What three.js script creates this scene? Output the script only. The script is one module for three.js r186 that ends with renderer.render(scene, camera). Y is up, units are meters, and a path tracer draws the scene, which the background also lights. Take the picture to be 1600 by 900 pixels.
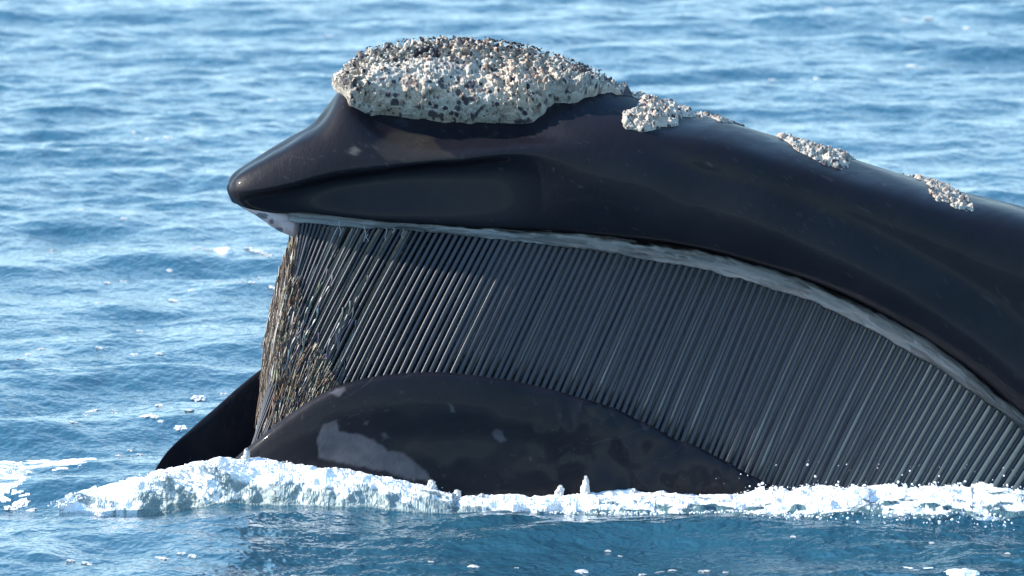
import * as THREE from 'three';
import { mergeGeometries } from 'three/addons/utils/BufferGeometryUtils.js';

// ---------------------------------------------------------------- camera, sky, sun, exposure
const scene = new THREE.Scene();
const TURN = 10 * Math.PI / 180;                 // the whale's nose points a little towards the viewer
const PITCH = 6.5 * Math.PI / 180, DIST = 34, AIM = 0.75;
const FOV = 2 * Math.atan(1.125 / DIST);
const EYE = new THREE.Vector3(0, AIM + DIST * Math.sin(PITCH), DIST * Math.cos(PITCH));
const camera = new THREE.PerspectiveCamera(FOV * 180 / Math.PI, 16 / 9, 1, 30000);
camera.position.copy(EYE);
camera.lookAt(0, AIM, 0);
camera.focus = 33.6;
camera.userData.fStop = 10;                      // opening = focal length / fStop, set below
camera.userData.fStop = camera.getFocalLength() / 46;
camera.updateMatrixWorld();
scene.add(camera);

const SUN = new THREE.Vector3(-0.85, 0.53, 0.055).normalize();
function makeSky() {
  const W = 256, H = 128, d = new Float32Array(W * H * 4);
  for (let j = 0; j < H; j++) for (let i = 0; i < W; i++) {
    const lat = ((j + 0.5) / H - 0.5) * Math.PI, lon = ((i + 0.5) / W - 0.5) * 2 * Math.PI;
    const y = Math.sin(lat), x = Math.cos(lat) * Math.cos(lon), z = Math.cos(lat) * Math.sin(lon);
    const e = Math.max(y, 0), k = Math.exp(-e * 5.0), k2 = Math.exp(-e * 1.6);
    const g = Math.max(0, x * SUN.x + y * SUN.y + z * SUN.z);
    const aur = 0.10 * Math.pow(g, 24);
    const c = [0.055 + 0.15 * k2 + 0.46 * k + aur, 0.15 + 0.32 * k2 + 0.42 * k + aur, 0.38 + 0.38 * k2 + 0.18 * k + aur * 0.9];
    const o = (j * W + i) * 4;
    for (let q = 0; q < 3; q++) d[o + q] = (y < 0 ? [0.10, 0.19, 0.27][q] : c[q]);
    d[o + 3] = 1;
  }
  const t = new THREE.DataTexture(d, W, H, THREE.RGBAFormat, THREE.FloatType);
  t.mapping = THREE.EquirectangularReflectionMapping;
  t.magFilter = t.minFilter = THREE.LinearFilter;
  t.wrapS = THREE.RepeatWrapping;
  t.needsUpdate = true;
  return t;
}
scene.background = makeSky();
scene.environment = scene.background;

const sun = new THREE.DirectionalLight(new THREE.Color(1, 0.94, 0.86), 3.8);
sun.position.copy(SUN).multiplyScalar(60);
sun.target.position.set(0, 0, 0);
sun.castShadow = true;
sun.shadow.mapSize.set(4096, 4096);
Object.assign(sun.shadow.camera, { left: -8, right: 8, top: 8, bottom: -8, near: 1, far: 140 });
scene.add(sun, sun.target);

const renderer = new THREE.WebGLRenderer({ antialias: true });
renderer.shadowMap.enabled = true;
renderer.toneMapping = THREE.LinearToneMapping;
renderer.toneMappingExposure = 2.5;

// ---------------------------------------------------------------- helpers
let seed = 7;
const rnd = () => { seed = (seed * 1664525 + 1013904223) >>> 0; return seed / 4294967296; };
const rr = (a, b) => a + (b - a) * rnd();
const gauss = () => (rnd() + rnd() + rnd() + rnd() - 2) * 1.0;
const clamp = (x, a = 0, b = 1) => Math.min(b, Math.max(a, x));
const smooth = (a, b, x) => { const t = clamp((x - a) / (b - a)); return t * t * (3 - 2 * t); };
const mix = (a, b, t) => a + (b - a) * t;
const hash = (x, y, z) => {
  let h = (Math.imul(x, 374761393) + Math.imul(y, 668265263) + Math.imul(z, 2147483647 - 1274126177)) | 0;
  h = Math.imul(h ^ (h >>> 13), 1274126177); h ^= h >>> 16;
  return (h >>> 0) / 4294967296;
};
function noise(x, y, z) {                        // value noise, -1..1
  const xi = Math.floor(x), yi = Math.floor(y), zi = Math.floor(z);
  let fx = x - xi, fy = y - yi, fz = z - zi;
  fx = fx * fx * fx * (fx * (fx * 6 - 15) + 10); fy = fy * fy * fy * (fy * (fy * 6 - 15) + 10); fz = fz * fz * fz * (fz * (fz * 6 - 15) + 10);
  const l = (a, b, t) => a + (b - a) * t, h = (a, b, c) => hash(xi + a, yi + b, zi + c);
  return 2 * l(l(l(h(0, 0, 0), h(1, 0, 0), fx), l(h(0, 1, 0), h(1, 1, 0), fx), fy), l(l(h(0, 0, 1), h(1, 0, 1), fx), l(h(0, 1, 1), h(1, 1, 1), fx), fy), fz) - 1;
}
function fbm(x, y, z, n = 4) { let s = 0, a = 0.5, f = 1; for (let i = 0; i < n; i++) { s += a * noise(x * f + 17 * i, y * f - 9 * i, z * f + 5 * i); a *= 0.5; f *= 2.03; } return s; }
function worley(x, y, z) {                       // [distance to nearest, to second, random of nearest]
  const xi = Math.floor(x), yi = Math.floor(y), zi = Math.floor(z);
  let a = 9, b = 9, id = 0;
  for (let i = -1; i < 2; i++) for (let j = -1; j < 2; j++) for (let k = -1; k < 2; k++) {
    const X = xi + i, Y = yi + j, Z = zi + k;
    const dx = X + hash(X, Y, Z) - x, dy = Y + hash(X + 71, Y, Z) - y, dz = Z + hash(X, Y + 53, Z) - z, d = dx * dx + dy * dy + dz * dz;
    if (d < a) { b = a; a = d; id = hash(X, Y, Z + 31); } else if (d < b) b = d;
  }
  return [Math.sqrt(a), Math.sqrt(b), id];
}
const V = (x, y, z) => new THREE.Vector3(x, y, z);
// rays through points measured on the photograph (1600 x 900), met with planes of the world or of the whale
const RAY = (px, py) => V((px - 800) / 450 * Math.tan(FOV / 2), (450 - py) / 450 * Math.tan(FOV / 2), -1).transformDirection(camera.matrixWorld);
function atLevel(px, py, y = 0) { const r = RAY(px, py); return EYE.clone().addScaledVector(r, (y - EYE.y) / r.y); }
function atDepth(px, py, z) { const r = RAY(px, py); return EYE.clone().addScaledVector(r, (z - EYE.z) / r.z); }
const UP = V(0, 1, 0), LEYE = EYE.clone().applyAxisAngle(UP, -TURN);
function onWhale(px, py, w) { const r = RAY(px, py).applyAxisAngle(UP, -TURN); return LEYE.clone().addScaledVector(r, (w - LEYE.z) / r.z); }
const cr = (a, b, c, d, t) => 0.5 * (2 * b + (c - a) * t + (2 * a - 5 * b + 4 * c - d) * t * t + (3 * b - a - 3 * c + d) * t * t * t);
const crv = (a, b, c, d, t) => V(cr(a.x, b.x, c.x, d.x, t), cr(a.y, b.y, c.y, d.y, t), cr(a.z, b.z, c.z, d.z, t));
function along(list, t) { const n = list.length, i = Math.min(n - 2, Math.max(0, Math.floor(t))); return crv(list[Math.max(0, i - 1)], list[i], list[i + 1], list[Math.min(n - 1, i + 2)], t - i); }
function ring(list, s) { const n = list.length, i = Math.floor(s), q = (k) => list[((k % n) + n) % n]; return crv(q(i - 1), q(i), q(i + 1), q(i + 2), s - i); }
function table(rows, x) {                         // linear lookup in rows [x, a, b, ...]
  let i = 0; while (i < rows.length - 2 && rows[i + 1][0] < x) i++;
  const t = (x - rows[i][0]) / (rows[i + 1][0] - rows[i][0]);
  return rows[i].slice(1).map((a, k) => a + (rows[i + 1][k + 1] - a) * clamp(t, -0.5, 1.5));
}
function inside(poly, x, y) {                     // signed distance to a polygon, positive inside
  let d = 1e9, c = false;
  for (let i = 0, j = poly.length - 1; i < poly.length; j = i++) {
    const [ax, ay] = poly[j], [bx, by] = poly[i], ex = bx - ax, ey = by - ay;
    const t = clamp(((x - ax) * ex + (y - ay) * ey) / (ex * ex + ey * ey));
    d = Math.min(d, Math.hypot(ax + t * ex - x, ay + t * ey - y));
    if ((ay > y) !== (by > y) && x < (bx - ax) * (y - ay) / (by - ay) + ax) c = !c;
  }
  return c ? d : -d;
}
function meshGeo(pos, idx, uv, col) {
  const g = new THREE.BufferGeometry();
  g.setAttribute('position', new THREE.Float32BufferAttribute(pos, 3));
  if (uv) g.setAttribute('uv', new THREE.Float32BufferAttribute(uv, 2));
  if (col) g.setAttribute('color', new THREE.Float32BufferAttribute(col, 3));
  g.setIndex(idx); g.computeVertexNormals();
  return g;
}
const taken = {};
function numbered(name) { const n = taken[name] = (taken[name] ?? -1) + 1; return n ? `${name}_${String(n).padStart(3, '0')}` : name; }
function obj(name, geo, mat, parent = scene) {
  const m = new THREE.Mesh(geo, mat); m.name = parent === scene ? numbered(name) : name; m.castShadow = m.receiveShadow = true; parent.add(m); return m;
}
function tag(o, label, category, group) { o.userData.label = label; o.userData.category = category; if (group) o.userData.group = group; return o; }
function dataTex(n, f, srgb) {
  const d = new Uint8Array(n * n * 4);
  for (let j = 0; j < n; j++) for (let i = 0; i < n; i++) { const c = f(i / n, j / n), o = (j * n + i) * 4; for (let q = 0; q < 3; q++) d[o + q] = 255 * clamp(Array.isArray(c) ? c[q] : c); d[o + 3] = 255; }
  const t = new THREE.DataTexture(d, n, n); t.wrapS = t.wrapT = THREE.RepeatWrapping; t.magFilter = THREE.LinearFilter; t.minFilter = THREE.LinearMipmapLinearFilter; t.generateMipmaps = true;
  if (srgb) t.colorSpace = THREE.SRGBColorSpace; t.needsUpdate = true; return t;
}
function tileNoise(n, seedz) {                   // n cells across, tiles over 0..1
  return (u, v) => {
    const x = u * n, y = v * n, xi = Math.floor(x), yi = Math.floor(y); let fx = x - xi, fy = y - yi; fx = fx * fx * (3 - 2 * fx); fy = fy * fy * (3 - 2 * fy);
    const h = (a, b) => hash((xi + a) % n, (yi + b) % n, seedz);
    return mix(mix(h(0, 0), h(1, 0), fx), mix(h(0, 1), h(1, 1), fx), fy);
  };
}

// ---------------------------------------------------------------- the sea
const waves = [];
{
  const N = 120;
  for (let i = 0; i < N; i++) {
    const lam = 0.085 * Math.pow(38, (i + rnd()) / N);
    const spread = lam > 1.2 ? 0.5 : lam > 0.5 ? 0.95 : 1.3;
    const ang = 1.30 + gauss() * spread;         // travel direction, roughly along the line of sight
    const slope = (lam > 1.6 ? 0.007 : lam > 0.45 ? 0.017 : 0.022) * rr(0.6, 1.4);
    const k = 2 * Math.PI / lam;
    waves.push([k * Math.cos(ang), k * Math.sin(ang), slope / k, rnd() * 6.283, lam]);
  }
}
function sea(x, z, cell = 0) {
  const wx = x + 0.16 * noise(x * 0.9, 3.1, z * 0.9), wz = z + 0.22 * noise(x * 0.8, 9.7, z * 0.8);
  const gust = 0.75 + 0.5 * noise(x * 0.45, 1.5, z * 0.3);
  let y = 0, fine = 0;
  for (const [kx, kz, a, p, lam] of waves) {
    if (lam < cell * 2.5) continue;
    const s = Math.sin(kx * wx + kz * wz + p);
    if (lam < 0.45) fine += a * s; else y += a * s;
  }
  return y + 2.2 * y * Math.abs(y) + fine * gust - 0.02;
}
function axis(lo, hi, step, far) {
  const a = []; for (let x = lo; x <= hi + 1e-9; x += step) a.push(x);
  for (let x = hi, s = step; x < far;) { s *= 1.15; x += s; a.push(Math.min(x, far)); }
  for (let x = lo, s = step; x > -far;) { s *= 1.15; x -= s; a.unshift(Math.max(x, -far)); }
  return a;
}
const rippleTex = (() => {
  const a = tileNoise(9, 1), b = tileNoise(19, 2), c = tileNoise(41, 3), d = tileNoise(83, 4);
  return dataTex(512, (u, v) => 0.42 * a(u, v) + 0.28 * b(u, v) + 0.18 * c(u, v) + 0.12 * d(u, v));
})();
const seaMat = new THREE.MeshPhysicalMaterial({ color: new THREE.Color(0.021, 0.082, 0.124), roughness: 0.12, ior: 1.33, bumpMap: rippleTex, bumpScale: 0.022 });
{
  const xs = axis(-4.4, 4.4, 0.023, 9000), zs = axis(-28, 4.2, 0.04, 9000), pos = [], uv = [], idx = [];
  for (let j = 0; j < zs.length; j++) for (let i = 0; i < xs.length; i++) {
    const cx = xs[Math.min(i + 1, xs.length - 1)] - xs[Math.max(i - 1, 0)], cz = zs[Math.min(j + 1, zs.length - 1)] - zs[Math.max(j - 1, 0)], cell = Math.max(cx, cz) / 2;
    pos.push(xs[i], cell > 2 ? 0 : sea(xs[i], zs[j], cell), zs[j]); uv.push(xs[i] / 1.1, zs[j] / 1.7);
    if (i && j) { const a = j * xs.length + i; idx.push(a - xs.length - 1, a - 1, a, a - xs.length - 1, a, a - xs.length); }
  }
  const m = obj('sea', meshGeo(pos, idx, uv), seaMat); m.userData.kind = 'structure'; m.userData.label = 'choppy blue sea reaching past the top of the picture';
}

// ---------------------------------------------------------------- the whale
const whale = new THREE.Group(); whale.name = 'right_whale'; whale.rotation.y = TURN; scene.add(whale);
tag(whale, 'black right whale lifting its open mouth full of baleen out of the sea', 'whale');

// head: feature lines measured on the photograph: [top midline, shoulder, ridge, flank, lip edge], each x, y, half width
const HEAD = [
  [[359, 289, 0], [358, 292, .020], [358, 299, .030], [360, 307, .022], [364, 316, .012]],
  [[376, 268, 0], [371, 278, .065], [371, 299, .095], [377, 315, .08], [388, 326, .06]],
  [[418, 243, 0], [409, 258, .10], [405, 295, .145], [408, 309, .108], [428, 333, .095]],
  [[468, 214, 0], [460, 232, .13], [460, 283, .19], [463, 299, .142], [472, 332, .135]],
  [[503, 190, 0], [500, 214, .15], [520, 268, .225], [523, 286, .165], [526, 336, .175]],
  [[533, 140, 0], [545, 180, .15], [580, 257, .255], [588, 277, .198], [585, 341, .215]],
  [[572, 96, 0], [590, 190, .135], [650, 248, .285], [655, 271, .236], [650, 346, .25]],
  [[640, 78, 0], [655, 197, .155], [720, 244, .31], [724, 269, .27], [720, 351, .28]],
  [[720, 74, 0], [725, 201, .18], [790, 236, .33], [790, 268, .305], [790, 354, .31]],
  [[800, 82, 0], [805, 201, .205], [860, 230, .35], [860, 285, .36], [870, 358, .345]],
  [[880, 106, 0], [885, 190, .265], [930, 236, .375], [930, 295, .395], [950, 365, .375]],
  [[960, 138, 0], [962, 186, .28], [1000, 248, .395], [1005, 310, .42], [1030, 376, .405]],
  [[1040, 167, 0], [1035, 207, 0.335], [1080, 270, .41], [1090, 332, .435], [1110, 391, .42]],
  [[1130, 188, 0], [1123, 222, 0.365], [1165, 295, .44], [1180, 355, .47], [1190, 412, .45]],
  [[1220, 214, 0], [1213, 248, 0.385], [1250, 325, .46], [1270, 388, .50], [1270, 439, .475]],
  [[1310, 240, 0], [1303, 274, 0.405], [1340, 362, .48], [1360, 430, .525], [1360, 479, .50]],
  [[1400, 269, 0], [1393, 303, 0.425], [1430, 405, .50], [1450, 480, .545], [1450, 529, .52]],
  [[1500, 300, 0], [1492, 334, 0.445], [1525, 460, .52], [1540, 545, .565], [1535, 591, .535]],
  [[1600, 326, 0], [1592, 360, 0.465], [1615, 525, .54], [1620, 615, .58], [1610, 656, .55]],
  [[1720, 362, 0], [1705, 396, 0.505], [1710, 600, .58], [1710, 690, .61], [1690, 728, .58]],
  [[1860, 408, 0], [1845, 480, .47], [1840, 680, .66], [1830, 770, .68], [1810, 820, .64]],
  [[2100, 480, 0], [2090, 560, .55], [2080, 760, .8], [2070, 860, .8], [2060, 960, .7]],
  [[2500, 590, 0], [2490, 660, .6], [2480, 850, .9], [2470, 970, .9], [2470, 1100, .75]],
  [[3000, 720, 0], [3000, 770, .5], [2990, 920, .8], [2990, 1020, .8], [2990, 1150, .65]],
  [[3500, 860, 0], [3500, 880, .2], [3500, 940, .3], [3500, 990, .3], [3500, 1040, .2]],
];
const headCurves = [0, 1, 2, 3, 4, 5, 6].map(() => []);
HEAD.forEach((row) => {
  const p = row.map(([x, y, w]) => onWhale(x, y, w)), e = p[4];
  p.forEach((q, i) => headCurves[i].push(q));
  const s = Math.min(1, e.z / 0.2);
  headCurves[5].push(V(e.x + 0.01, e.y + 0.035 * s, Math.max(e.z - 0.075 * s, 0.004)));
  headCurves[6].push(V(e.x + 0.02, e.y + 0.08 * s, 0));
});
const NT = HEAD.length - 1;
function headPoint(t, s) {                        // s: 0 top, 1 shoulder ... 6 palate, on to 12 round the far side
  const p = headCurves.map((c) => along(c, t)), all = [...p];
  for (let i = 5; i > 0; i--) all.push(V(p[i].x, p[i].y, -p[i].z));
  return ring(all, s);
}
// side elevation patches of other skin and one painted sunlit tone: points x, y with the half width of the surface there
const patch = (w, list) => list.map(([x, y, ww]) => { const p = onWhale(x, y, ww ?? w); return [p.x, p.y]; });
const LIPW = 0.62;
const patches = [
  [patch(LIPW, [[505, 687], [512, 668], [532, 661], [537, 677], [560, 682], [590, 691], [612, 709], [635, 711], [655, 728], [672, 742], [688, 757], [640, 750], [590, 738], [505, 724]]), [.115, .115, .135]],
  [patch(LIPW, [[701, 630], [708, 634], [714, 646], [707, 645]]), [.10, .10, .11]],
  [patch(LIPW, [[772, 680], [780, 673], [790, 676], [794, 688], [784, 692], [775, 686]]), [.085, .085, .10]],
  [patch(LIPW, [[602, 682], [610, 681], [613, 688], [605, 691]]), [.085, .085, .09]],
  [patch(LIPW, [[574, 663], [581, 663], [580, 669], [574, 669]]), [.08, .08, .085]],
  [patch(.53, [[515, 616], [540, 604], [542, 611], [530, 620]]), [.12, .115, .13]],
  [patch(LIPW, [[915, 640], [940, 636], [960, 650], [945, 660], [925, 654]]), [.028, .024, .024]],
  [patch(LIPW, [[628, 612], [634, 612], [634, 617], [628, 617]]), [.05, .05, .05]],
  [patch(.2, [[575, 225], [620, 205, .18], [665, 212], [705, 240], [660, 252], [600, 250]]), [.040, .033, .028]],  // brownish skin below the bonnet, its sunlit tone put into the colour
  [patch(.2, [[537, 236], [552, 228], [565, 236], [553, 244]]), [.14, .13, .12]],
];
function skinColor(p) {
  const w = Math.abs(p.z), n = fbm(p.x * 7, p.y * 7, w * 7, 4), f = fbm(p.x * 30, p.y * 30, w * 30, 3);
  let c = [0.0070 + 0.0032 * n, 0.0064 + 0.0025 * n, 0.0104 + 0.0030 * n];
  const jx = p.x + 0.014 * fbm(p.x * 22, p.y * 22, w * 22, 3), jy = p.y + 0.014 * fbm(p.x * 22 + 40, p.y * 22, w * 22, 3);
  for (const [poly, k] of patches) {
    const m = smooth(-0.004, 0.006, inside(poly, jx, jy)) * (0.9 + 0.4 * f);
    if (m > 0) c = c.map((a, i) => mix(a, k[i] * 0.62, clamp(m)));
  }
  const sp = noise(p.x * 60, p.y * 60, w * 60);   // small pale scars
  if (sp > 0.9) c = c.map((a) => a + 0.015);
  const spot = worley(p.x * 8, p.y * 8, w * 8);
  if (spot[2] > 0.72 && spot[0] < 0.05 + 0.09 * (spot[2] - 0.72)) c = c.map((a) => a + 0.028);
  const sc = worley(p.x * 2.2 + p.y * 1.5, p.y * 14 - p.x * 5, w * 3);            // thin old scratches
  if (sc[2] > 0.8 && sc[1] - sc[0] < 0.012) c = c.map((a) => a + 0.012);
  return c;
}
function loftGeo(point, nt, ns, t1, s1, color, at = (j) => j / ns * s1) {
  const pos = [], uv = [], col = [], idx = [];
  for (let i = 0; i <= nt; i++) for (let j = 0; j < ns; j++) {
    const p = point(i / nt * t1, at(j)); pos.push(p.x, p.y, p.z); uv.push(p.x + Math.abs(p.z) * 0.9, p.y + Math.abs(p.z) * 0.5); col.push(...color(p));
    if (i) { const a = i * ns + j, b = i * ns + (j + 1) % ns; idx.push(a - ns, a, b, a - ns, b, b - ns); }
  }
  for (const i of [0, nt]) {                      // close both ends
    const c = V(0, 0, 0); for (let j = 0; j < ns; j++) c.add(V(...pos.slice((i * ns + j) * 3, (i * ns + j) * 3 + 3)));
    c.multiplyScalar(1 / ns); const k = pos.length / 3; pos.push(c.x, c.y, c.z); uv.push(c.x, c.y); col.push(...color(c));
    for (let j = 0; j < ns; j++) { const a = i * ns + j, b = i * ns + (j + 1) % ns; i ? idx.push(a, k, b) : idx.push(a, b, k); }
  }
  return meshGeo(pos, idx, uv, col);
}
const headGeo = loftGeo((t, s) => {
  const p = headPoint(t, s), q = 0.006 * fbm(p.x * 3.2, p.y * 3.2, p.z * 3.2, 3);
  return V(p.x, p.y + q, p.z * (1 + q));
}, 440, 240, NT, 12, skinColor);

// lower jaw: the rim of the lip, x, y, half width; the jaw hangs below it as a trough
const RIM = [
  [232, 822, .02], [246, 812, .10], [268, 796, .18], [300, 770, .26], [340, 740, .32], [390, 700, .37], [430, 668, .41], [480, 632, .45], [530, 606, .485], [580, 592, .51], [640, 585, .53],
  [700, 585, .545], [760, 591, .555], [810, 598, .56], [850, 606, .565], [900, 621, .57], [950, 634, .575], [1000, 656, .58], [1050, 684, .585], [1100, 706, .59], [1150, 731, .595], [1200, 762, .60],
  [1260, 800, .60], [1340, 836, .60], [1500, 870, .62], [1750, 885, .66], [2050, 960, .66],
];
const jawCurves = [0, 1, 2, 3, 4, 5, 6, 7, 8, 9].map(() => []);
RIM.forEach(([x, y, w]) => {
  const r = onWhale(x, y, w), k = Math.min(1, w / 0.4), off = [
    [0.22, -1.05 - r.y * 0.6, -w], [0.16, -0.85 - r.y * 0.4, -w * 0.35], [0.08, -0.50 - r.y * 0.2, 0.03 * k], [0.02, -0.20, 0.035 * k], [0, -0.045, 0.022 * k], [0, 0, 0],
    [0, -0.02, -0.032 * k], [0.01, -0.20, -0.075 * k], [0.04, -0.55, -0.13 * k], [0.12, Math.min(-0.6, -0.5 - r.y), -w]];
  off.forEach(([du, dv, dw], i) => jawCurves[i].push(V(r.x + du, r.y + dv, Math.max(0, w + dw))));
});
function jawPoint(t, s) {
  const p = jawCurves.map((c) => along(c, t)), all = [...p];
  for (let i = 8; i > 0; i--) { const lift = 0.075 * smooth(0.58, 0.2, p[i].z) + 0.02; all.push(V(p[i].x - 0.02, p[i].y + lift, -p[i].z * 1.04)); }
  const q = ring(all, s); const n = 0.006 * fbm(q.x * 4, q.y * 4, q.z * 4, 3) + 0.024 * fbm(q.x * 8, q.y * 4, q.z * 4, 3) * smooth(-0.2, 0.4, q.x);
  return V(q.x, q.y + n, q.z + n * Math.sign(q.z));
}
const jawRing = []; [5, 12, 50, 44, 18, 12, 14, 14, 5, 5, 12, 12, 10, 8, 12, 12, 8, 5].forEach((n, i) => { for (let k = 0; k < n; k++) jawRing.push(i + k / n); });
const jawGeo = loftGeo(jawPoint, 540, jawRing.length, RIM.length - 1, 18, skinColor, (j) => jawRing[j]);
const skinBump = (() => { const a = tileNoise(13, 11), b = tileNoise(47, 12), c = tileNoise(128, 13); return dataTex(512, (u, v) => 0.4 * a(u, v) + 0.3 * b(u, v) + 0.3 * c(u, v)); })();
const skinRough = (() => { const a = tileNoise(7, 21), b = tileNoise(31, 22); return dataTex(256, (u, v) => 0.55 + 0.3 * a(u, v) + 0.2 * b(u, v)); })();
const skinMat = new THREE.MeshPhysicalMaterial({ vertexColors: true, roughness: 0.7, roughnessMap: skinRough, bumpMap: skinBump, bumpScale: 0.0013, ior: 1.22, clearcoat: 0.17, clearcoatRoughness: 0.04 });
obj('body', mergeGeometries([headGeo, jawGeo]), skinMat, whale);

// pale gum along the upper jaw
const LIPLINE = HEAD.slice(3, 20).map((r) => r[4]);
const PLATETOP = [[455, 344], [470, 346], [525, 352], [585, 356], [650, 359], [720, 366], [790, 374], [870, 385], [950, 395], [1030, 408], [1110, 423], [1190, 445], [1270, 472], [1360, 514], [1450, 565], [1535, 623], [1610, 679], [1680, 738], [1760, 800]];
const lipW = (x) => table(LIPLINE.map((r) => [r[0], r[2]]), x)[0], lipY = (x) => table(LIPLINE.map((r) => [r[0], r[1]]), x)[0], topY = (x) => table(PLATETOP, x)[0];
const recess = (x) => 0.022 + 0.023 * smooth(500, 640, x) + 0.10 * smooth(760, 1080, x);
{
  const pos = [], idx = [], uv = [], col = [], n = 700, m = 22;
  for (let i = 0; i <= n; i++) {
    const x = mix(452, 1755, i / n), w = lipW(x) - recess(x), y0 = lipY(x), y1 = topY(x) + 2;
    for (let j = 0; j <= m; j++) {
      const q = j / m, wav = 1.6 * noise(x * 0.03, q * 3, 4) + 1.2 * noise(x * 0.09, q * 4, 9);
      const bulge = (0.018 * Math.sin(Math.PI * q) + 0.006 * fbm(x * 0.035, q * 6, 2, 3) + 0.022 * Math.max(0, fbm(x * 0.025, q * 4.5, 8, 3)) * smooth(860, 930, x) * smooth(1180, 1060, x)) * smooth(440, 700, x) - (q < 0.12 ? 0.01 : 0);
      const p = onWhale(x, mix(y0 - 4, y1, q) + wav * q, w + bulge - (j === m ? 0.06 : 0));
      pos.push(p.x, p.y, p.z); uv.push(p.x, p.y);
      const t = fbm(x * 0.012, q * 5, 7, 4), g = 0.25 + 0.16 * t + (noise(x * 0.02, q * 9, 1) > 0.45 ? -0.10 : 0);
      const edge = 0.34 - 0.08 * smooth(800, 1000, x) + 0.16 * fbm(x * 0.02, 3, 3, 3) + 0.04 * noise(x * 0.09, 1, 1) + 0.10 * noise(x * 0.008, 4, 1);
      const dk = smooth(edge + 0.05, edge - 0.05, q), fade = noise(x * 0.015, q * 2, 5) > 0.5 ? 0.55 : 0.85;  // dark top: lip underside and its shaded crease, put into the gum colour
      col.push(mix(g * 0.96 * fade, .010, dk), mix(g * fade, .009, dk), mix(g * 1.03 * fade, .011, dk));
      if (i && j) { const a = i * (m + 1) + j; idx.push(a - m - 2, a - 1, a, a - m - 2, a, a - m - 1); }
    }
  }
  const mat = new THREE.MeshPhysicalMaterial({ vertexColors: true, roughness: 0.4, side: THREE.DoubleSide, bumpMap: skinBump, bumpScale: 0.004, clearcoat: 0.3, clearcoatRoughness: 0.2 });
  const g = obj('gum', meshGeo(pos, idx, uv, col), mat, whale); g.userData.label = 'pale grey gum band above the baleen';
  // the pink front of the palate under the tip of the snout
  const PAL = [[368, 318, 300, .02], [380, 326, 305, .055], [400, 337, 312, .085], [420, 352, 316, .085], [440, 364, 318, .082], [455, 369, 320, .078], [466, 368, 325, .066], [473, 356, 330, .03]];
  const c2 = [], g2 = loftGeo((t, q) => {
    const x = mix(368, 473, t), [lo, hi, hw] = table(PAL, x), a = q * 2 * Math.PI, up = onWhale(x, hi, 0), dn = onWhale(x, lo, 0), b = 1 + 0.10 * fbm(x * 0.05, Math.cos(a), Math.sin(a), 3);
    return V(up.x, mix(dn.y, up.y, 0.5 + 0.5 * Math.sin(a) * b), hw * b * Math.sign(Math.cos(a)) * Math.pow(Math.abs(Math.cos(a)), 0.7));
  }, 60, 48, 1, 1, (p) => noise(p.x * 26, p.y * 34, p.z * 20 + 3) > 0.5 ? [.14, .13, .15] : [.56, .45, .46]);
  obj('palate', g2, mat, whale).userData.label = 'pinkish white front of the palate under the snout tip';
}

// baleen: one lamina per plate, hung from the gum, leaning forward as it goes down
const LEAN = [[455, .10], [470, .14], [500, .30], [540, .42], [600, .50], [700, .50], [850, .47], [1000, .44], [1200, .41], [1350, .46], [1500, .56], [1650, .66], [1760, .7]];
const plateMats = [0.050, 0.053, 0.047, 0.051].map((g, i) => new THREE.MeshPhysicalMaterial({ color: new THREE.Color(g, g * 1.04, g * 1.28), roughness: 0.42, specularIntensity: 0.5, clearcoat: 0.06, clearcoatRoughness: 0.2, bumpMap: rippleTex, bumpScale: 0.002 }));
function plateGeo(x0, side, k) {
  const y0 = topY(x0) - 3, lean = table(LEAN, x0)[0] + rr(-.006, .006), wTop = lipW(x0) - recess(x0) - 0.004, splay = 0.10 + 0.05 * smooth(470, 900, x0), jit = rr(-.0015, .0015) * (x0 < 620 ? 2.5 : 1), ph = rnd() * 9;
  const yEnd = side < 0 ? 560 : mix(600, 835, smooth(468, 600, x0)), n = 18, pos = [], idx = [], uv = [];
  const depth = mix(0.02, 0.17, smooth(466, 640, x0)), th = mix(0.0125, 0.0245, smooth(540, 800, x0)) * rr(0.96, 1.04);
  const bend = mix(0.00022, 0.00008, smooth(560, 900, x0)) * smooth(468, 500, x0);
  for (let j = 0; j <= n; j++) {
    const q = j / n, y = mix(y0, yEnd, q), dy = y - y0;
    const x = x0 - (lean + bend * 330) * dy + bend * dy * dy + 1.1 * noise(dy * 0.02 + ph, x0 * 0.02, 3) * q;
    const w = wTop + splay * Math.pow(dy / 420, 0.9) + jit + (x0 < 640 ? 0.003 : 0.0014) * noise(dy * 0.015, ph, 1);
    const o = onWhale(x, y, w), taper = 1 - 0.35 * q;
    const t = th * (1 - 0.1 * q);
    for (const [du, dw] of [[-t * 0.5, -0.007], [-t * 0.3, 0], [t * 0.2, -0.001], [t * 0.5, -0.009], [t * 0.3, -depth * taper], [-t * 0.3, -depth * taper]]) { pos.push(o.x + du - dw * 0.1, o.y, (o.z + dw) * side); uv.push((o.z + dw) * 0.8, o.y * 0.35 + k * 0.13); }
    if (j) for (let c = 0; c < 6; c++) { const a = j * 6 + c, b = j * 6 + (c + 1) % 6; side > 0 ? idx.push(a - 6, a, b, a - 6, b, b - 6) : idx.push(a - 6, b, a, a - 6, b - 6, b); }
  }
  return meshGeo(pos, idx, uv);
}
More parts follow.
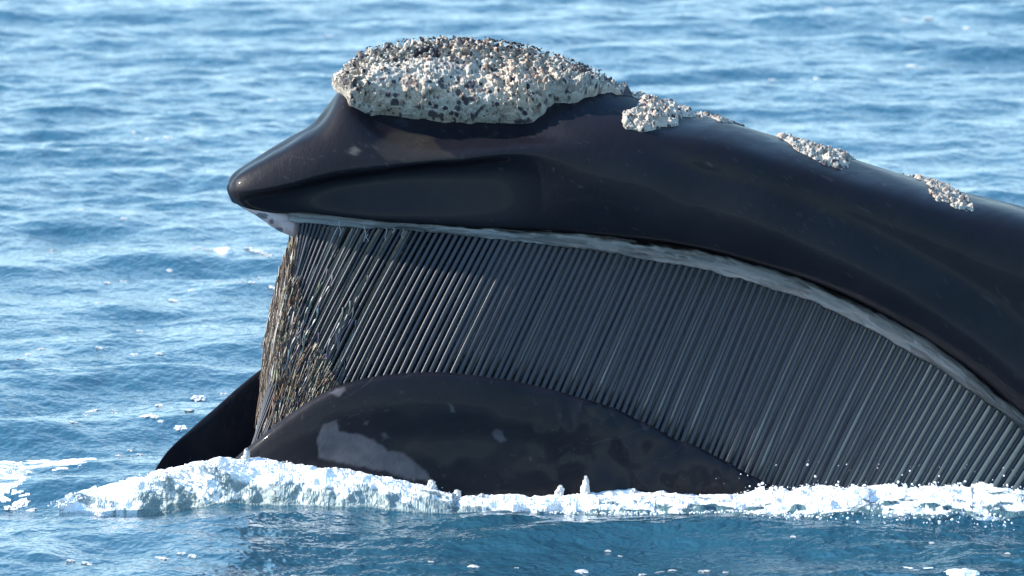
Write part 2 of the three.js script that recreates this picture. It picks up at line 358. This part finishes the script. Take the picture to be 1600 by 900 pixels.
{
  let x = 469, k = 0;
  while (x < 1735) {
    obj('baleen_plate', plateGeo(x, 1, k), plateMats[Math.floor(rnd() * 4)], whale);
    if (k > 1 && k < 34) obj('baleen_plate', plateGeo(x, -1, k), plateMats[Math.floor(rnd() * 4)], whale);
    const ragged = x > 540 && x < 640 ? rr(0.75, 1.5) : rr(0.97, 1.03);
    x += (x < 560 ? mix(6.2, 10, (x - 469) / 91) : mix(10, 11.6, (x - 560) / 1000)) * ragged; k++;
  }
}
// frayed bristles at the front of both racks, with shreds of food
{
  const FRONT = [[350, 463], [370, 460], [430, 444], [500, 431], [560, 424], [640, 419], [700, 416]];
  const parts = [], fronds = [];
  const ribbon = (pts, r, c, list, flat = 1) => {
    const pos = [], col = [], idx = [], n = pts.length;
    pts.forEach((p, j) => {
      const k = r * (1 - 0.7 * j / (n - 1));
      for (const [a, b] of [[-1, 0], [0, flat], [1, 0]]) { pos.push(p.x + a * k, p.y, p.z + b * k); col.push(...c); }
      if (j) for (let q = 0; q < 3; q++) { const A = j * 3 + q, B = j * 3 + (q + 1) % 3; idx.push(A - 3, A, B, A - 3, B, B - 3); }
    });
    list.push(meshGeo(pos, idx, null, col));
  };
  const tones = [[.03, .022, .018], [.02, .018, .02], [.10, .06, .04], [.16, .11, .075], [.34, .28, .21], [.15, .13, .12], [.07, .05, .04], [.24, .13, .07], [.30, .30, .20], [.5, .47, .44]];
  for (let i = 0; i < 5200; i++) {
    const side = rnd() < 0.72 ? 1 : -1, far = rnd();
    const y0 = 352 + 330 * Math.pow(rnd(), 0.75), front = table(FRONT, y0)[0], reach = mix(9, 85, smooth(430, 670, y0));
    const x0 = front + 3 + reach * Math.pow(far, 1.3), len = rr(35, 120) * (y0 > 600 ? 0.7 : 1), lean = mix(0.12, 0.42, smooth(0, 80, x0 - front));
    const wt = lipW(clamp(x0 + lean * (y0 - 350), 470, 640)) - 0.03, w0 = wt + 0.12 * (y0 - 350) / 420 - (rnd() < 0.4 ? rr(-0.006, 0.03) : rr(0.01, 0.13)), pts = [];
    const sw = rr(-0.14, 0.14), tw = rr(-5, 5);
    for (let j = 0; j < 5; j++) {
      const q = j / 4, y = y0 + len * q; let x = x0 - (lean + sw * q) * len * q + tw * q * q;
      x = Math.max(x, table(FRONT, y)[0] + rr(-3, 2));
      const p = onWhale(x, y, w0 + 0.012 * Math.sin(q * 3 + i)); p.z *= side; if (side < 0) p.x += 0.01;
      pts.push(p);
    }
    const low = smooth(400, 600, y0), c = tones[Math.floor(Math.pow(rnd(), mix(2.2, 0.9, low)) * tones.length)];
    ribbon(pts, rr(0.0010, 0.0026), c, parts);
  }
  for (let i = 0; i < 1700; i++) {                // matted tufts caught over the lower front plates
    const y0 = 690 - 260 * Math.pow(rnd(), 1.5), front = table(FRONT, y0)[0], x0 = front + 4 + mix(25, 120, smooth(440, 640, y0)) * rnd(), len = rr(25, 95), lean = mix(0.15, 0.48, smooth(0, 70, x0 - front)) + rr(-0.1, 0.1), pts = [];
    const w0 = lipW(clamp(x0 + 0.4 * (y0 - 350), 472, 690)) - 0.03 + 0.12 * (y0 - 350) / 420 + rr(-0.02, 0.012);
    for (let j = 0; j < 5; j++) { const q = j / 4, y = y0 + len * q; pts.push(onWhale(Math.max(x0 - lean * len * q + 4 * Math.sin(q * 4 + i) * (i % 3 ? 0.3 : 1), table(FRONT, y)[0] - 2), y, w0 + 0.006 * Math.sin(q * 5 + i))); }
    ribbon(pts, rr(0.001, 0.003), tones[Math.floor(rnd() * tones.length)], parts);
  }
  const bm = new THREE.MeshPhysicalMaterial({ vertexColors: true, roughness: 0.45, side: THREE.DoubleSide, clearcoat: 0.2, clearcoatRoughness: 0.2 });
  const b = obj('bristles', mergeGeometries(parts), bm, whale); b.userData.kind = 'stuff'; b.userData.label = 'brown and beige frayed baleen bristles with bits of food';
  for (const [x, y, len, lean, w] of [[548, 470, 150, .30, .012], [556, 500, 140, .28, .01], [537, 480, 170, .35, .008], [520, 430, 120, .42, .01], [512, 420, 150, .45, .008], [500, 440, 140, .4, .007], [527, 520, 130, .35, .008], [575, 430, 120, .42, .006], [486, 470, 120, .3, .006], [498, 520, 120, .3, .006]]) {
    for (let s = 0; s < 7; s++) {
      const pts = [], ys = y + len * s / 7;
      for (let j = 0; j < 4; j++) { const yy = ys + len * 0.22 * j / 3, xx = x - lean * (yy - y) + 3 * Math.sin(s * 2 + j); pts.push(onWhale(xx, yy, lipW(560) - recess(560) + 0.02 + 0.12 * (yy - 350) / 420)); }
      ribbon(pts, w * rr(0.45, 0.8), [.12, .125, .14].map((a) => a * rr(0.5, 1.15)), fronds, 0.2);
    }
  }
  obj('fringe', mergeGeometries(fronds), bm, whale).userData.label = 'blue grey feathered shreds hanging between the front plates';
}

// callosities: crusts grown over the head, each from its outline in side elevation
function callosity(outline, t0, t1, sMax, nt, ns, thick, rough, label, pale) {
  const poly = outline.map(([x, y, w]) => { const p = onWhale(x, y, w); return [p.x, p.y]; });
  const P = [], M = [];
  for (let i = 0; i <= nt; i++) for (let j = 0; j <= ns; j++) {
    const t = mix(t0, t1, i / nt), s = mix(-sMax, sMax, j / ns), p = headPoint(t, s), e = 0.02;
    const a = headPoint(t + e, s).sub(headPoint(t - e, s)), b = headPoint(t, s + e).sub(headPoint(t, s - e));
    const n = a.cross(b).normalize(); if (n.dot(V(0, 0.6, p.z * 4)) < 0) n.negate();
    const jx = p.x + 0.016 * fbm(p.x * 14, p.y * 14, p.z * 14, 3), jy = p.y + 0.016 * fbm(p.x * 14 + 50, p.y * 14, p.z * 14, 3);
    const d = inside(poly, jx, jy);
    M.push(d); P.push([p, n, Math.abs(s)]);
  }
  const pos = [], col = [], uv = [], idx = [], W = ns + 1;
  P.forEach(([p, n, ss], k) => {
    const d = M[k], fat = thick > 0.035 ? 0.7 + 1.75 * smooth(0.12, 0.6, ss) - 1.0 * smooth(0.62, 1.0, ss) : 1, edge = d <= 0 ? 0 : Math.sqrt(clamp(1 - Math.pow(1 - clamp(d / (thick * 0.9)), 2)));
    const up = smooth(0.28, 0.62, n.y + 0.12 * fbm(p.x * 8, p.y * 8, p.z * 8 + 3, 3));           // the crown is crustier than the flank
    const b = p.clone().addScaledVector(n, thick * fat * edge), wA = worley(b.x * 52, b.y * 52, b.z * 52), wB = worley(b.x * 110, b.y * 110, b.z * 110), big = fbm(p.x * 9, p.y * 9, p.z * 9, 3);
    const chip = (wA[2] - 0.5) * 0.013 + 0.020 * fbm(b.x * 45, b.y * 45, b.z * 45, 4) + 0.012 * (0.5 - wA[0]);
    const grit = (wB[2] - 0.5) * 0.006 + 0.004 * (0.4 - wB[0]);
    let h = thick * fat * edge * (1 + 0.35 * big) + edge * rough * (chip * mix(0.10, 1.3, up) + grit * mix(0.3, 1, up)) - 0.008;
    const q = p.clone().addScaledVector(n, h);
    pos.push(q.x, q.y, q.z); uv.push(q.x * 2, (q.y + Math.abs(q.z)) * 2);
    // tone: cream crust, rusty and grey areas, round dark barnacle pits and dark lice patches
    const big2 = fbm(b.x * 6 + 9, b.y * 6, b.z * 6, 3), pit = worley(b.x * 34 + 5, b.y * 34, b.z * 34);
    let c = [0.43, 0.39, 0.33].map((a) => a * pale * (0.92 + 0.35 * big2 + 0.1 * (wA[2] - 0.5)));
    if (wA[2] > 0.88) c = c.map((a, i) => a * [0.6, 0.55, 0.55][i]);
    if (wB[2] > 0.92) c = c.map((a, i) => a * [0.35, 0.32, 0.34][i]);
    if (big2 > 0.2) c = [c[0], c[1] * 0.9, c[2] * 0.84];
    const rP = 0.2 + 0.25 * (pit[2] - 0.3);
    if (pit[2] > 0.3 && pit[0] < rP) c = [0.035, 0.03, 0.036];
    if (fbm(b.x * 16 + 3, b.y * 16, b.z * 16, 3) > mix(0.46, 0.34, up)) c = [0.07, 0.06, 0.065];
    col.push(...c.map((a) => Math.max(a, 0.012)));
  });
  for (let i = 1; i <= nt; i++) for (let j = 1; j <= ns; j++) {
    const a = i * W + j, q = [a - W - 1, a - 1, a, a - W];
    if (q.every((k) => M[k] > -0.012)) idx.push(q[0], q[1], q[2], q[0], q[2], q[3]);
  }
  const g = meshGeo(pos, idx, uv, col);
  const m = obj('callosity', g, new THREE.MeshStandardMaterial({ vertexColors: true, roughness: 0.85, side: THREE.DoubleSide, bumpMap: skinBump, bumpScale: 0.006 }), whale);
  m.userData.label = label;
  return { P, M, mesh: m, thick };
}
const bonnet = callosity([[520, 128, 0], [536, 150, .1], [548, 166, .15], [575, 178, .17], [602, 184, .18], [640, 188, .2], [690, 190, .22], [760, 194, .24], [812, 197, .26], [835, 194, .26], [852, 180, .26], [872, 164, .25], [905, 160, .24], [940, 148, .2], [985, 152, .12], [1030, 158, .0], [990, 80, 0], [700, 20, 0], [540, 40, 0]],
  4.6, 11.9, 2.1, 600, 460, 0.042, 1.25, 'large cream and black crusted callosity on top of the snout', 1);
callosity([[966, 186, .27], [975, 176, .25], [998, 170, .2], [1000, 148, .05], [1030, 140, 0], [1080, 150, 0], [1096, 180, .1], [1068, 186, .2], [1058, 196, .24], [1030, 198, .26], [1000, 207, .28], [975, 203, .28]], 10.6, 13, 1.9, 190, 280, 0.026, 0.75, 'two lobed pale callosity behind the largest one', 1);
callosity([[1092, 162, 0], [1120, 150, 0], [1160, 160, 0], [1200, 195, 0], [1180, 201, .08], [1130, 193, .12], [1098, 184, .1]], 12.2, 14.1, 1.3, 180, 200, 0.026, 0.8, 'narrow crusted callosity along the top of the head', 0.9);
callosity([[1218, 212, .04], [1240, 195, 0], [1320, 205, 0], [1368, 250, 0], [1330, 250, .1], [1300, 256, .16], [1265, 246, .16], [1238, 232, .12]], 13.6, 15.9, 1.4, 190, 200, 0.017, 0.8, 'oval pale callosity farther back on the head', .95);
callosity([[1436, 294, .14], [1450, 287, .11], [1485, 293, .11], [1506, 306, .14], [1502, 320, .18], [1470, 319, .2], [1444, 308, .18]], 16, 17.6, 1.3, 140, 200, 0.015, 0.8, 'small pale callosity nearest the right edge', .9);
// broken dark and pale crust flakes standing on the crown of the largest callosity
{
  const g = new THREE.ConeGeometry(1, 1.3, 5, 1), n = 1100, list = [];
  const dummy = new THREE.Object3D();
  const inst = new THREE.InstancedMesh(g, new THREE.MeshStandardMaterial({ roughness: 0.85 }), n);
  for (let i = 0, guard = 0; i < n && guard < 60000; guard++) {
    const k = Math.floor(rnd() * bonnet.P.length), [p, nr] = bonnet.P[k];
    if (bonnet.M[k] < 0.03 || nr.y < 0.1 + 0.5 * rnd()) continue;
    dummy.position.copy(p).addScaledVector(nr, bonnet.thick + rr(-0.004, 0.006));
    dummy.quaternion.setFromUnitVectors(UP, nr.clone().add(V(gauss(), gauss(), gauss()).multiplyScalar(0.5)).normalize());
    const s = rr(0.003, 0.007); dummy.scale.set(s * rr(0.8, 2.2), s * rr(0.6, 1.3), s * rr(0.8, 1.6)); dummy.updateMatrix();
    inst.setMatrixAt(i, dummy.matrix);
    const c = rnd() * (nr.y > 0.7 ? 0.6 : 1.1); inst.setColorAt(i, new THREE.Color().setRGB(...(c < 0.36 ? [.03, .027, .032] : c < 0.5 ? [.16, .13, .11] : [.46, .42, .36]))); i++;
  }
  inst.name = 'crust_flakes'; inst.userData.kind = 'stuff'; inst.castShadow = inst.receiveShadow = true; bonnet.mesh.add(inst);
}

// ---------------------------------------------------------------- foam and spray
const foamMat = new THREE.MeshPhysicalMaterial({ vertexColors: true, roughness: 0.55, side: THREE.DoubleSide, bumpMap: skinBump, bumpScale: 0.012, clearcoat: 0.25, clearcoatRoughness: 0.3 });
const BOW = [ // x, crest y, foot y, how foamy
  [92, 787, 789, 1], [140, 768, 788, 1], [200, 750, 787, 1], [250, 736, 785, 1], [300, 723, 784, 1], [350, 718, 786, 1], [400, 719, 788, 1], [440, 723, 790, 1], [500, 730, 792, 1], [560, 738, 794, .95], [610, 745, 795, .95], [640, 754, 796, .95], [665, 758, 796, .95],
  [690, 766, 796, .9], [740, 776, 793, 1.1], [790, 780, 791, 1.15], [850, 781, 789, 1.0], [900, 779, 794, .75], [960, 777, 799, .62], [1020, 779, 802, .58], [1080, 780, 804, .58], [1140, 778, 806, .66], [1200, 769, 806, .8], [1250, 766, 808, .85], [1300, 763, 809, .85], [1350, 761, 808, .9], [1400, 768, 810, .85], [1450, 762, 808, .85],
  [1500, 760, 806, .9], [1550, 768, 806, .8], [1610, 776, 804, .7], [1750, 784, 802, .6]];
const crestPts = [];
{
  const n = 1500, m = 60, pos = [], col = [], uv = [], idx = [];
  for (let i = 0; i <= n; i++) {
    const x = mix(92, 1750, i / n), [yc0, yf, amt] = table(BOW, x);
    const lump = 6 * fbm(x * 0.022, 1, 5, 3) + 5 * Math.max(0, noise(x * 0.035, 3, 1) - 0.15);
    const yc = yc0 - lump * smooth(92, 240, x) * (x > 700 ? 1.0 : 0.6);
    const foot = atLevel(x, yf + (x > 800 ? 7 : 2) * fbm(x * 0.018, 0, 0, 3), 0.0);
    const wl = Math.max(table(RIM.map((r) => [r[0], r[2]]), x)[0], 0.38) + 0.045 + 0.13 * smooth(1000, 1250, x), zw = onWhale(x, yc, wl).applyAxisAngle(UP, TURN).z;
    let crest = atDepth(x, yc, Math.min(mix(foot.z - 0.2, zw, smooth(150, 300, x)), foot.z - 0.04));
    if (crest.y < 0.03) { crest = atLevel(x, yc, 0.008); crest.y = 0.02; }
    if (i % 2 === 0) crestPts.push([x, crest, amt]);
    for (let j = 0; j <= m; j++) {
      const q = j / m * 1.3; let p;
      if (q <= 1) { const b = Math.sin(q * Math.PI / 2); p = V(mix(foot.x, crest.x, q), mix(-0.03, crest.y, Math.pow(b, mix(1.5, 0.8, smooth(230, 460, x)))), mix(foot.z, crest.z, Math.pow(q, 1.15))); }
      else { const b = (q - 1) / 0.3; p = V(crest.x, crest.y - b * b * (crest.y + 0.1), crest.z - 0.22 * b); }
      const hgt = clamp(crest.y / 0.09, 0.5, 1), body = smooth(0.0, 0.14, q);
      const w1 = worley(p.x * 11 + p.y * 4, p.y * 16, p.z * 11), w2 = worley(p.x * 30, p.y * 34, p.z * 30), f = fbm(p.x * 22, p.y * 30, p.z * 22, 4);
      const out = (0.034 * (0.5 - w1[0]) + 0.014 * (0.5 - w2[0]) + 0.03 * f + 0.05 * fbm(p.x * 7, p.y * 7, p.z * 9 + 3, 3) * (x > 900 ? 1 : 0.3)) * body * hgt * (x < 700 ? 0.6 : 1);
      p.y += out * 0.9; p.z += out * 0.7;
      if (q < 0.03) p.y = sea(p.x, p.z) - 0.05; else if (q <= 1) p.y = Math.max(p.y, sea(p.x, p.z) + (q < 0.03 ? -0.05 : 0.004 + Math.max(0, out) * 0.6));
      pos.push(p.x, p.y, p.z); uv.push(p.x * 2, (p.y + p.z) * 2);
      // white froth, with streaks of grey-green bubbly water showing through
      const streak = fbm(p.x * 8 + p.y * 8, p.y * 16, p.z * 12, 5) + 0.9 * (amt - (x < 720 ? 0.86 : 0.66)) + 1.35 * (Math.min(q, 1) - 0.46) * smooth(180, 340, x) + (x > 1000 ? 0.5 * fbm(p.x * 14, q * 6, 2, 3) : 0);
      const k = smooth(-0.16, 0.10, streak + 0.5 * fbm(p.x * 45, p.y * 45, p.z * 30, 3) * (1.15 - Math.min(q, 1))), gr = [0.22, 0.28, 0.28].map((a, c) => mix(a, [0.05, 0.115, 0.135][c], smooth(700, 900, x))), wh = [0.87, 0.87, 0.87]; 
      col.push(...wh.map((a, c) => mix(gr[c], a, k)));
      if (i && j) { const a = i * (m + 1) + j; idx.push(a - m - 2, a - 1, a, a - m - 2, a, a - m - 1); }
    }
  }
  const o = obj('bow_wave', meshGeo(pos, idx, uv, col), foamMat); o.userData.kind = 'stuff';
  tag(o, 'white foaming bow wave washing along the near lip of the whale', 'foam');
}
// spray: droplets and clots of foam thrown up along the wave and over the whale
function blobGeo(detail, amp, s) {
  const g = new THREE.IcosahedronGeometry(1, detail), p = g.attributes.position;
  for (let i = 0; i < p.count; i++) { const v = V(p.getX(i), p.getY(i), p.getZ(i)), k = 1 + amp * fbm(v.x * 1.7 + s, v.y * 1.7, v.z * 1.7, 3); p.setXYZ(i, v.x * k, v.y * k, v.z * k); }
  g.computeVertexNormals(); return g;
}
function scatter(name, label, list, white, flat = 1) {
  const mat = new THREE.MeshPhysicalMaterial({ color: new THREE.Color(white, white, white), roughness: 0.25, clearcoat: 0.6, clearcoatRoughness: 0.1 });
  const inst = new THREE.InstancedMesh(blobGeo(2, 1.1, 3), mat, list.length), d = new THREE.Object3D();
  list.forEach(([p, r], i) => { d.position.copy(p); d.rotation.set(rnd() * 6, rnd() * 6, rnd() * 6); d.scale.set(r * rr(0.7, 1.4), r * rr(0.7, 1.3) * flat, r * rr(0.7, 1.3)); d.updateMatrix(); inst.setMatrixAt(i, d.matrix); });
  inst.name = numbered(name); inst.userData.kind = 'stuff'; inst.castShadow = inst.receiveShadow = true; scene.add(inst); tag(inst, label, 'spray');
}
{
  const list = [];
  for (let i = 0; i < 5200; i++) {
    const [x, c, amt] = crestPts[Math.floor(rnd() * crestPts.length)]; if (rnd() > amt) continue;
    const up = Math.abs(gauss()) * (x > 1150 ? 0.028 : 0.010) - 0.01, z = gauss() * 0.05;
    list.push([V(c.x + gauss() * 0.03, Math.max(0.005, c.y - Math.abs(z) * 0.5 + up), c.z + z * 1.2 + 0.02), 0.001 + 0.0045 * Math.pow(rnd(), 3)]);
  }
  for (let i = 0; i < 500; i++) {                 // bubbles on the front of the wave and just before it
    const x = rr(860, 1640), [yc, yf] = table(BOW, x), p = atLevel(x, yf + gauss() * 8, 0); list.push([V(p.x, sea(p.x, p.z) + 0.012, p.z), rr(0.0012, 0.0042)]);
  }
  scatter('wave_spray', 'white droplets and froth clots thrown up along the bow wave', list, 0.9);
  const drops = [];
  for (let i = 0; i < 70; i++) { const y = rr(600, 705), x = mix(415, 300, (y - 600) / 105) + rr(0, 60); if (x < 418) drops.push([onWhale(x, y, -0.27 - 0.1 * rnd()), rr(0.002, 0.006)]); }
  for (let i = 0; i < 45; i++) { const x = rr(1100, 1600), y = mix(760, 715, Math.pow(rnd(), 1.6)), p = atDepth(x, y, rr(0.42, 0.6)); drops.push([p, 0.0008 + 0.0035 * Math.pow(rnd(), 3)]); }
  for (const [x, y, r] of [[1212, 762, .006], [1204, 764, .005], [1222, 761, .004], [1310, 753, .004], [1403, 753, .005], [1410, 756, .003], [1461, 754, .004], [1480, 760, .005]]) drops.push([atDepth(x, y, .6), r]);
  scatter('water_droplet', 'scattered water droplets flying before the baleen and the far lip', drops, 0.85);
}
const whiteFoam = new THREE.MeshPhysicalMaterial({ color: new THREE.Color(.9, .89, .88), roughness: 0.8, side: THREE.DoubleSide, bumpMap: skinBump, bumpScale: 0.01, clearcoat: 0.4, clearcoatRoughness: 0.2 });
// single spurts standing up against the dark lip; last a modelled sun glint
for (const [x, y0, y1, wd, label] of [[913, 776, 743, 11, 'tall thin white spurt of water before the dark near lip'], [872, 780, 758, 12, 'short round white spurt left of the tallest spurt'], [987, 778, 763, 9, 'low white spurt right of the tallest spurt'], [672, 770, 750, 13, 'rounded foam lump at the right end of the thick foam'], [712, 776, 765, 12, 'small foam lump on the thin foam line beside the grey skin patch'], [750, 780, 771, 9, 'smallest foam lump on the thin foam line left of the two spurts'], [383, 722, 700, 9, 'sun glint at the front edge of the near lip, modelled as a white lump']]) {
  const b = onWhale(x, y0, table(RIM.map((r) => [r[0], r[2]]), x)[0] + 0.07).applyAxisAngle(UP, TURN), t = atDepth(x + 3, y1, b.z), h = t.y - b.y, g = new THREE.SphereGeometry(1, 40, 36), p = g.attributes.position;
  for (let i = 0; i < p.count; i++) {
    const v = V(p.getX(i), p.getY(i), p.getZ(i)), q = v.y * 0.5 + 0.5, k = 1 + 0.9 * fbm(v.x * 2.6 + x, v.y * 3.5, v.z * 2.6, 5) , rad = wd / 400 * (h > 0.06 ? mix(1.5, 0.55, q) : 1) * 0.55 * k;
    p.setXYZ(i, b.x + v.x * rad + (t.x - b.x) * q, b.y - 0.02 + (h + 0.02) * q * (0.9 + 0.1 * k), b.z + v.z * rad);
  }
  g.computeVertexNormals(); tag(obj('spurt_or_glint', g, whiteFoam), label, 'water spurt');
}
// floating foam: thin lacy rafts that ride on the waves
function raft(px0, px1, py0, py1, thr, scale, label, thick = 0.012, s = 0) {
  const a = atLevel(px0, py1), b = atLevel(px1, py0), st = 0.009, nx = Math.ceil((b.x - a.x) / st), nz = Math.ceil((a.z - b.z) / (st * 1.2)), pos = [], uv = [], idx = [], M = [];
  for (let j = 0; j <= nz; j++) for (let i = 0; i <= nx; i++) {
    const x = mix(a.x, b.x, i / nx), z = mix(a.z, b.z, j / nz), ex = Math.sin(Math.PI * clamp(i / nx)), ez = Math.sin(Math.PI * j / nz);
    const r = 0.10 - thr - Math.abs(fbm(x * scale + s, 2 + s, z * scale * 1.4, 4)) * 0.75 + 0.25 * fbm(x * 3 + s, 1, z * 3, 2) - 0.35 * (1 - Math.pow(ex * ez, 0.4));
    M.push(r); const h = clamp(r * 6) * thick * (1 + 0.8 * fbm(x * 40, 1, z * 25, 2)) - 0.002;
    pos.push(x, sea(x, z) + h + 0.002, z); uv.push(x * 2, z * 2);
    if (i && j) { const k = j * (nx + 1) + i, q = [k - nx - 2, k - nx - 1, k, k - 1]; if (q.some((c) => M[c] > 0)) idx.push(q[0], q[2], q[3], q[0], q[1], q[2]); }
  }
  const o = obj('foam_raft', meshGeo(pos, idx, uv), whiteFoam); tag(o, label, 'foam'); o.userData.kind = 'stuff'; return o;
}
raft(-60, 70, 705, 768, -0.09, 7.5, 'thick lacy foam at the left edge beside the bow wave', 0.016, 4);
raft(20, 160, 692, 735, -0.06, 9, 'thin curling foam line above the thick foam at the left edge', 0.01, 9);
raft(326, 384, 381, 399, -0.03, 9, 'breaking white wavelet left of the baleen below the snout', 0.02, 2);
raft(1372, 1474, 864, 894, 0.0, 8, 'white foam streak at the bottom right, the longer of two', 0.012, 31);
raft(1474, 1536, 884, 902, 0.0, 8, 'short white foam streak nearest the bottom right corner', 0.012, 12);
// small separate flecks
const FLECKS = [[14, 778, 14], [32, 776, 17], [50, 782, 9], [110, 879, 10], [135, 880, 11], [248, 871, 7], [257, 873, 9], [282, 869, 9], [300, 871, 9], [460, 889, 9], [234, 661, 15], [241, 664, 9], [248, 642, 8], [311, 613, 15], [297, 655, 9], [280, 671, 14], [178, 651, 8], [135, 655, 8], [145, 637, 14], [114, 671, 9], [150, 627, 7], [99, 637, 6], [79, 642, 6], [42, 639, 8], [175, 636, 6], [251, 667, 6], [320, 625, 6], [276, 692, 7], [203, 695, 6], [219, 698, 7], [186, 700, 6], [277, 721, 9], [266, 730, 5], [350, 605, 9], [228, 627, 8],
  [14, 565, 7], [30, 566, 8], [45, 552, 7], [65, 545, 8], [28, 527, 8], [155, 547, 8], [210, 552, 8], [250, 554, 8], [217, 508, 8], [270, 469, 9], [299, 456, 7], [375, 447, 9], [392, 452, 8], [425, 455, 8], [341, 445, 6], [370, 430, 6], [404, 438, 6], [167, 441, 7], [193, 438, 8], [128, 332, 7], [192, 347, 7], [81, 394, 7], [265, 421, 6], [155, 480, 7],
  [512, 55, 9], [283, 232, 8], [425, 158, 9], [231, 218, 6], [41, 132, 6], [208, 208, 6], [262, 218, 8], [1425, 103, 11], [1440, 105, 8], [1450, 30, 9], [1415, 34, 7], [1295, 15, 9], [1205, 133, 8], [1275, 118, 7], [1510, 40, 7],  // sun glints on the far sea, added as white blobs
  [911, 882, 12], [935, 891, 8], [956, 891, 9], [1004, 889, 10], [1032, 891, 9], [1050, 892, 9], [1100, 894, 12], [1134, 895, 7], [951, 853, 7], [969, 863, 6], [1239, 843, 6], [1456, 846, 6], [1575, 867, 7], [1377, 874, 8], [807, 884, 6],
  [302, 395, 7], [312, 392, 8], [318, 397, 7], [326, 399, 8], [341, 398, 9], [352, 400, 8], [362, 400, 8], [388, 398, 9], [397, 401, 8], [405, 402, 9], [412, 404, 8], [418, 407, 9], [421, 409, 7],
  [740, 882, 9], [672, 874, 7], [905, 884, 7]];
{
  const variants = [0, 1, 2, 3].map((i) => blobGeo(3, 1.3, i * 7));
  const groups = { back: ['small out of focus sun glint on the sea behind the whale, made as a white blob', 'sun glints on the sea behind the whale, made as white blobs'], left: ['small white foam fleck floating left of the open mouth', 'foam flecks floating left of the mouth'], front: ['small white foam fleck floating in front of the bow wave', 'foam flecks in front of the bow wave'] };
  FLECKS.forEach(([x, y, wd], i) => {
    const p = atLevel(x, y, -0.02), d = EYE.distanceTo(p) / 34, r = wd / 400 * d * 0.66;
    const m = obj('foam_or_glint_fleck', variants[i % 4], whiteFoam); m.position.set(p.x, sea(p.x, p.z) + r * 0.06, p.z);
    m.quaternion.setFromUnitVectors(UP, V((sea(p.x - .03, p.z) - sea(p.x + .03, p.z)) / .06, 1, (sea(p.x, p.z - .03) - sea(p.x, p.z + .03)) / .06).normalize()).multiply(new THREE.Quaternion().setFromAxisAngle(UP, rr(-0.4, 0.4) + (i % 2) * Math.PI)); m.scale.set(r * rr(.9, 1.2), r * rr(0.18, 0.3), r * rr(1.0, 1.9));
    const own = { '14,778': 'left clot of the three foam clots in a row before the bow wave tip', '32,776': 'middle and largest of the three foam clots before the bow wave tip', '50,782': 'right clot of the three foam clots before the bow wave tip', '234,661': 'largest foam fleck floating left of the far lip', '311,613': 'foam fleck between the far lip and the open water level with its top', '145,637': 'long narrow foam fleck far left of the far lip', '280,671': 'foam fleck close beside the sloping edge of the far lip', '277,721': 'white clot at the foot of the far lip just above the bow wave', '1425,103': 'largest blurred sun glint on the sea at the upper right, made as a white blob', '512,55': 'sun glint on the sea, made as a white blob, just left of the crown of the big callosity', '425,158': 'sun glint on the sea, made as a white blob, left of the snout hollow', '135,880': 'larger foam fleck of the pair at the bottom left', '110,879': 'smaller foam fleck of the pair at the bottom left', '217,508': 'lone foam fleck left of the middle of the baleen front', '128,332': 'lone foam fleck at the left level with the snout tip' }[`${x},${y}`];
    if (own) { tag(m, own, 'foam fleck', groups[y < 250 ? 'back' : y < 735 ? 'left' : 'front'][1]); return; }
    const g = groups[y < 250 ? 'back' : y < 735 ? 'left' : 'front']; tag(m, g[0], 'foam fleck', g[1]);
  });
}
// thin threads of water running from the gum
for (const [x, y, len] of [[531, 346, 22], [570, 352, 26], [574, 366, 12], [603, 356, 20], [629, 358, 15], [615, 356, 9]]) {
  const pts = []; for (let j = 0; j < 6; j++) pts.push(onWhale(x + 1.5 * Math.sin(j * 1.3 + x), y + len * j / 5, lipW(x) - recess(x) + 0.03));
  const o = obj('water_drip', new THREE.TubeGeometry(new THREE.CatmullRomCurve3(pts), 16, 0.0016, 6), new THREE.MeshPhysicalMaterial({ color: new THREE.Color(.3, .31, .32), roughness: 0.3 }), whale);
}

renderer.render(scene, camera);
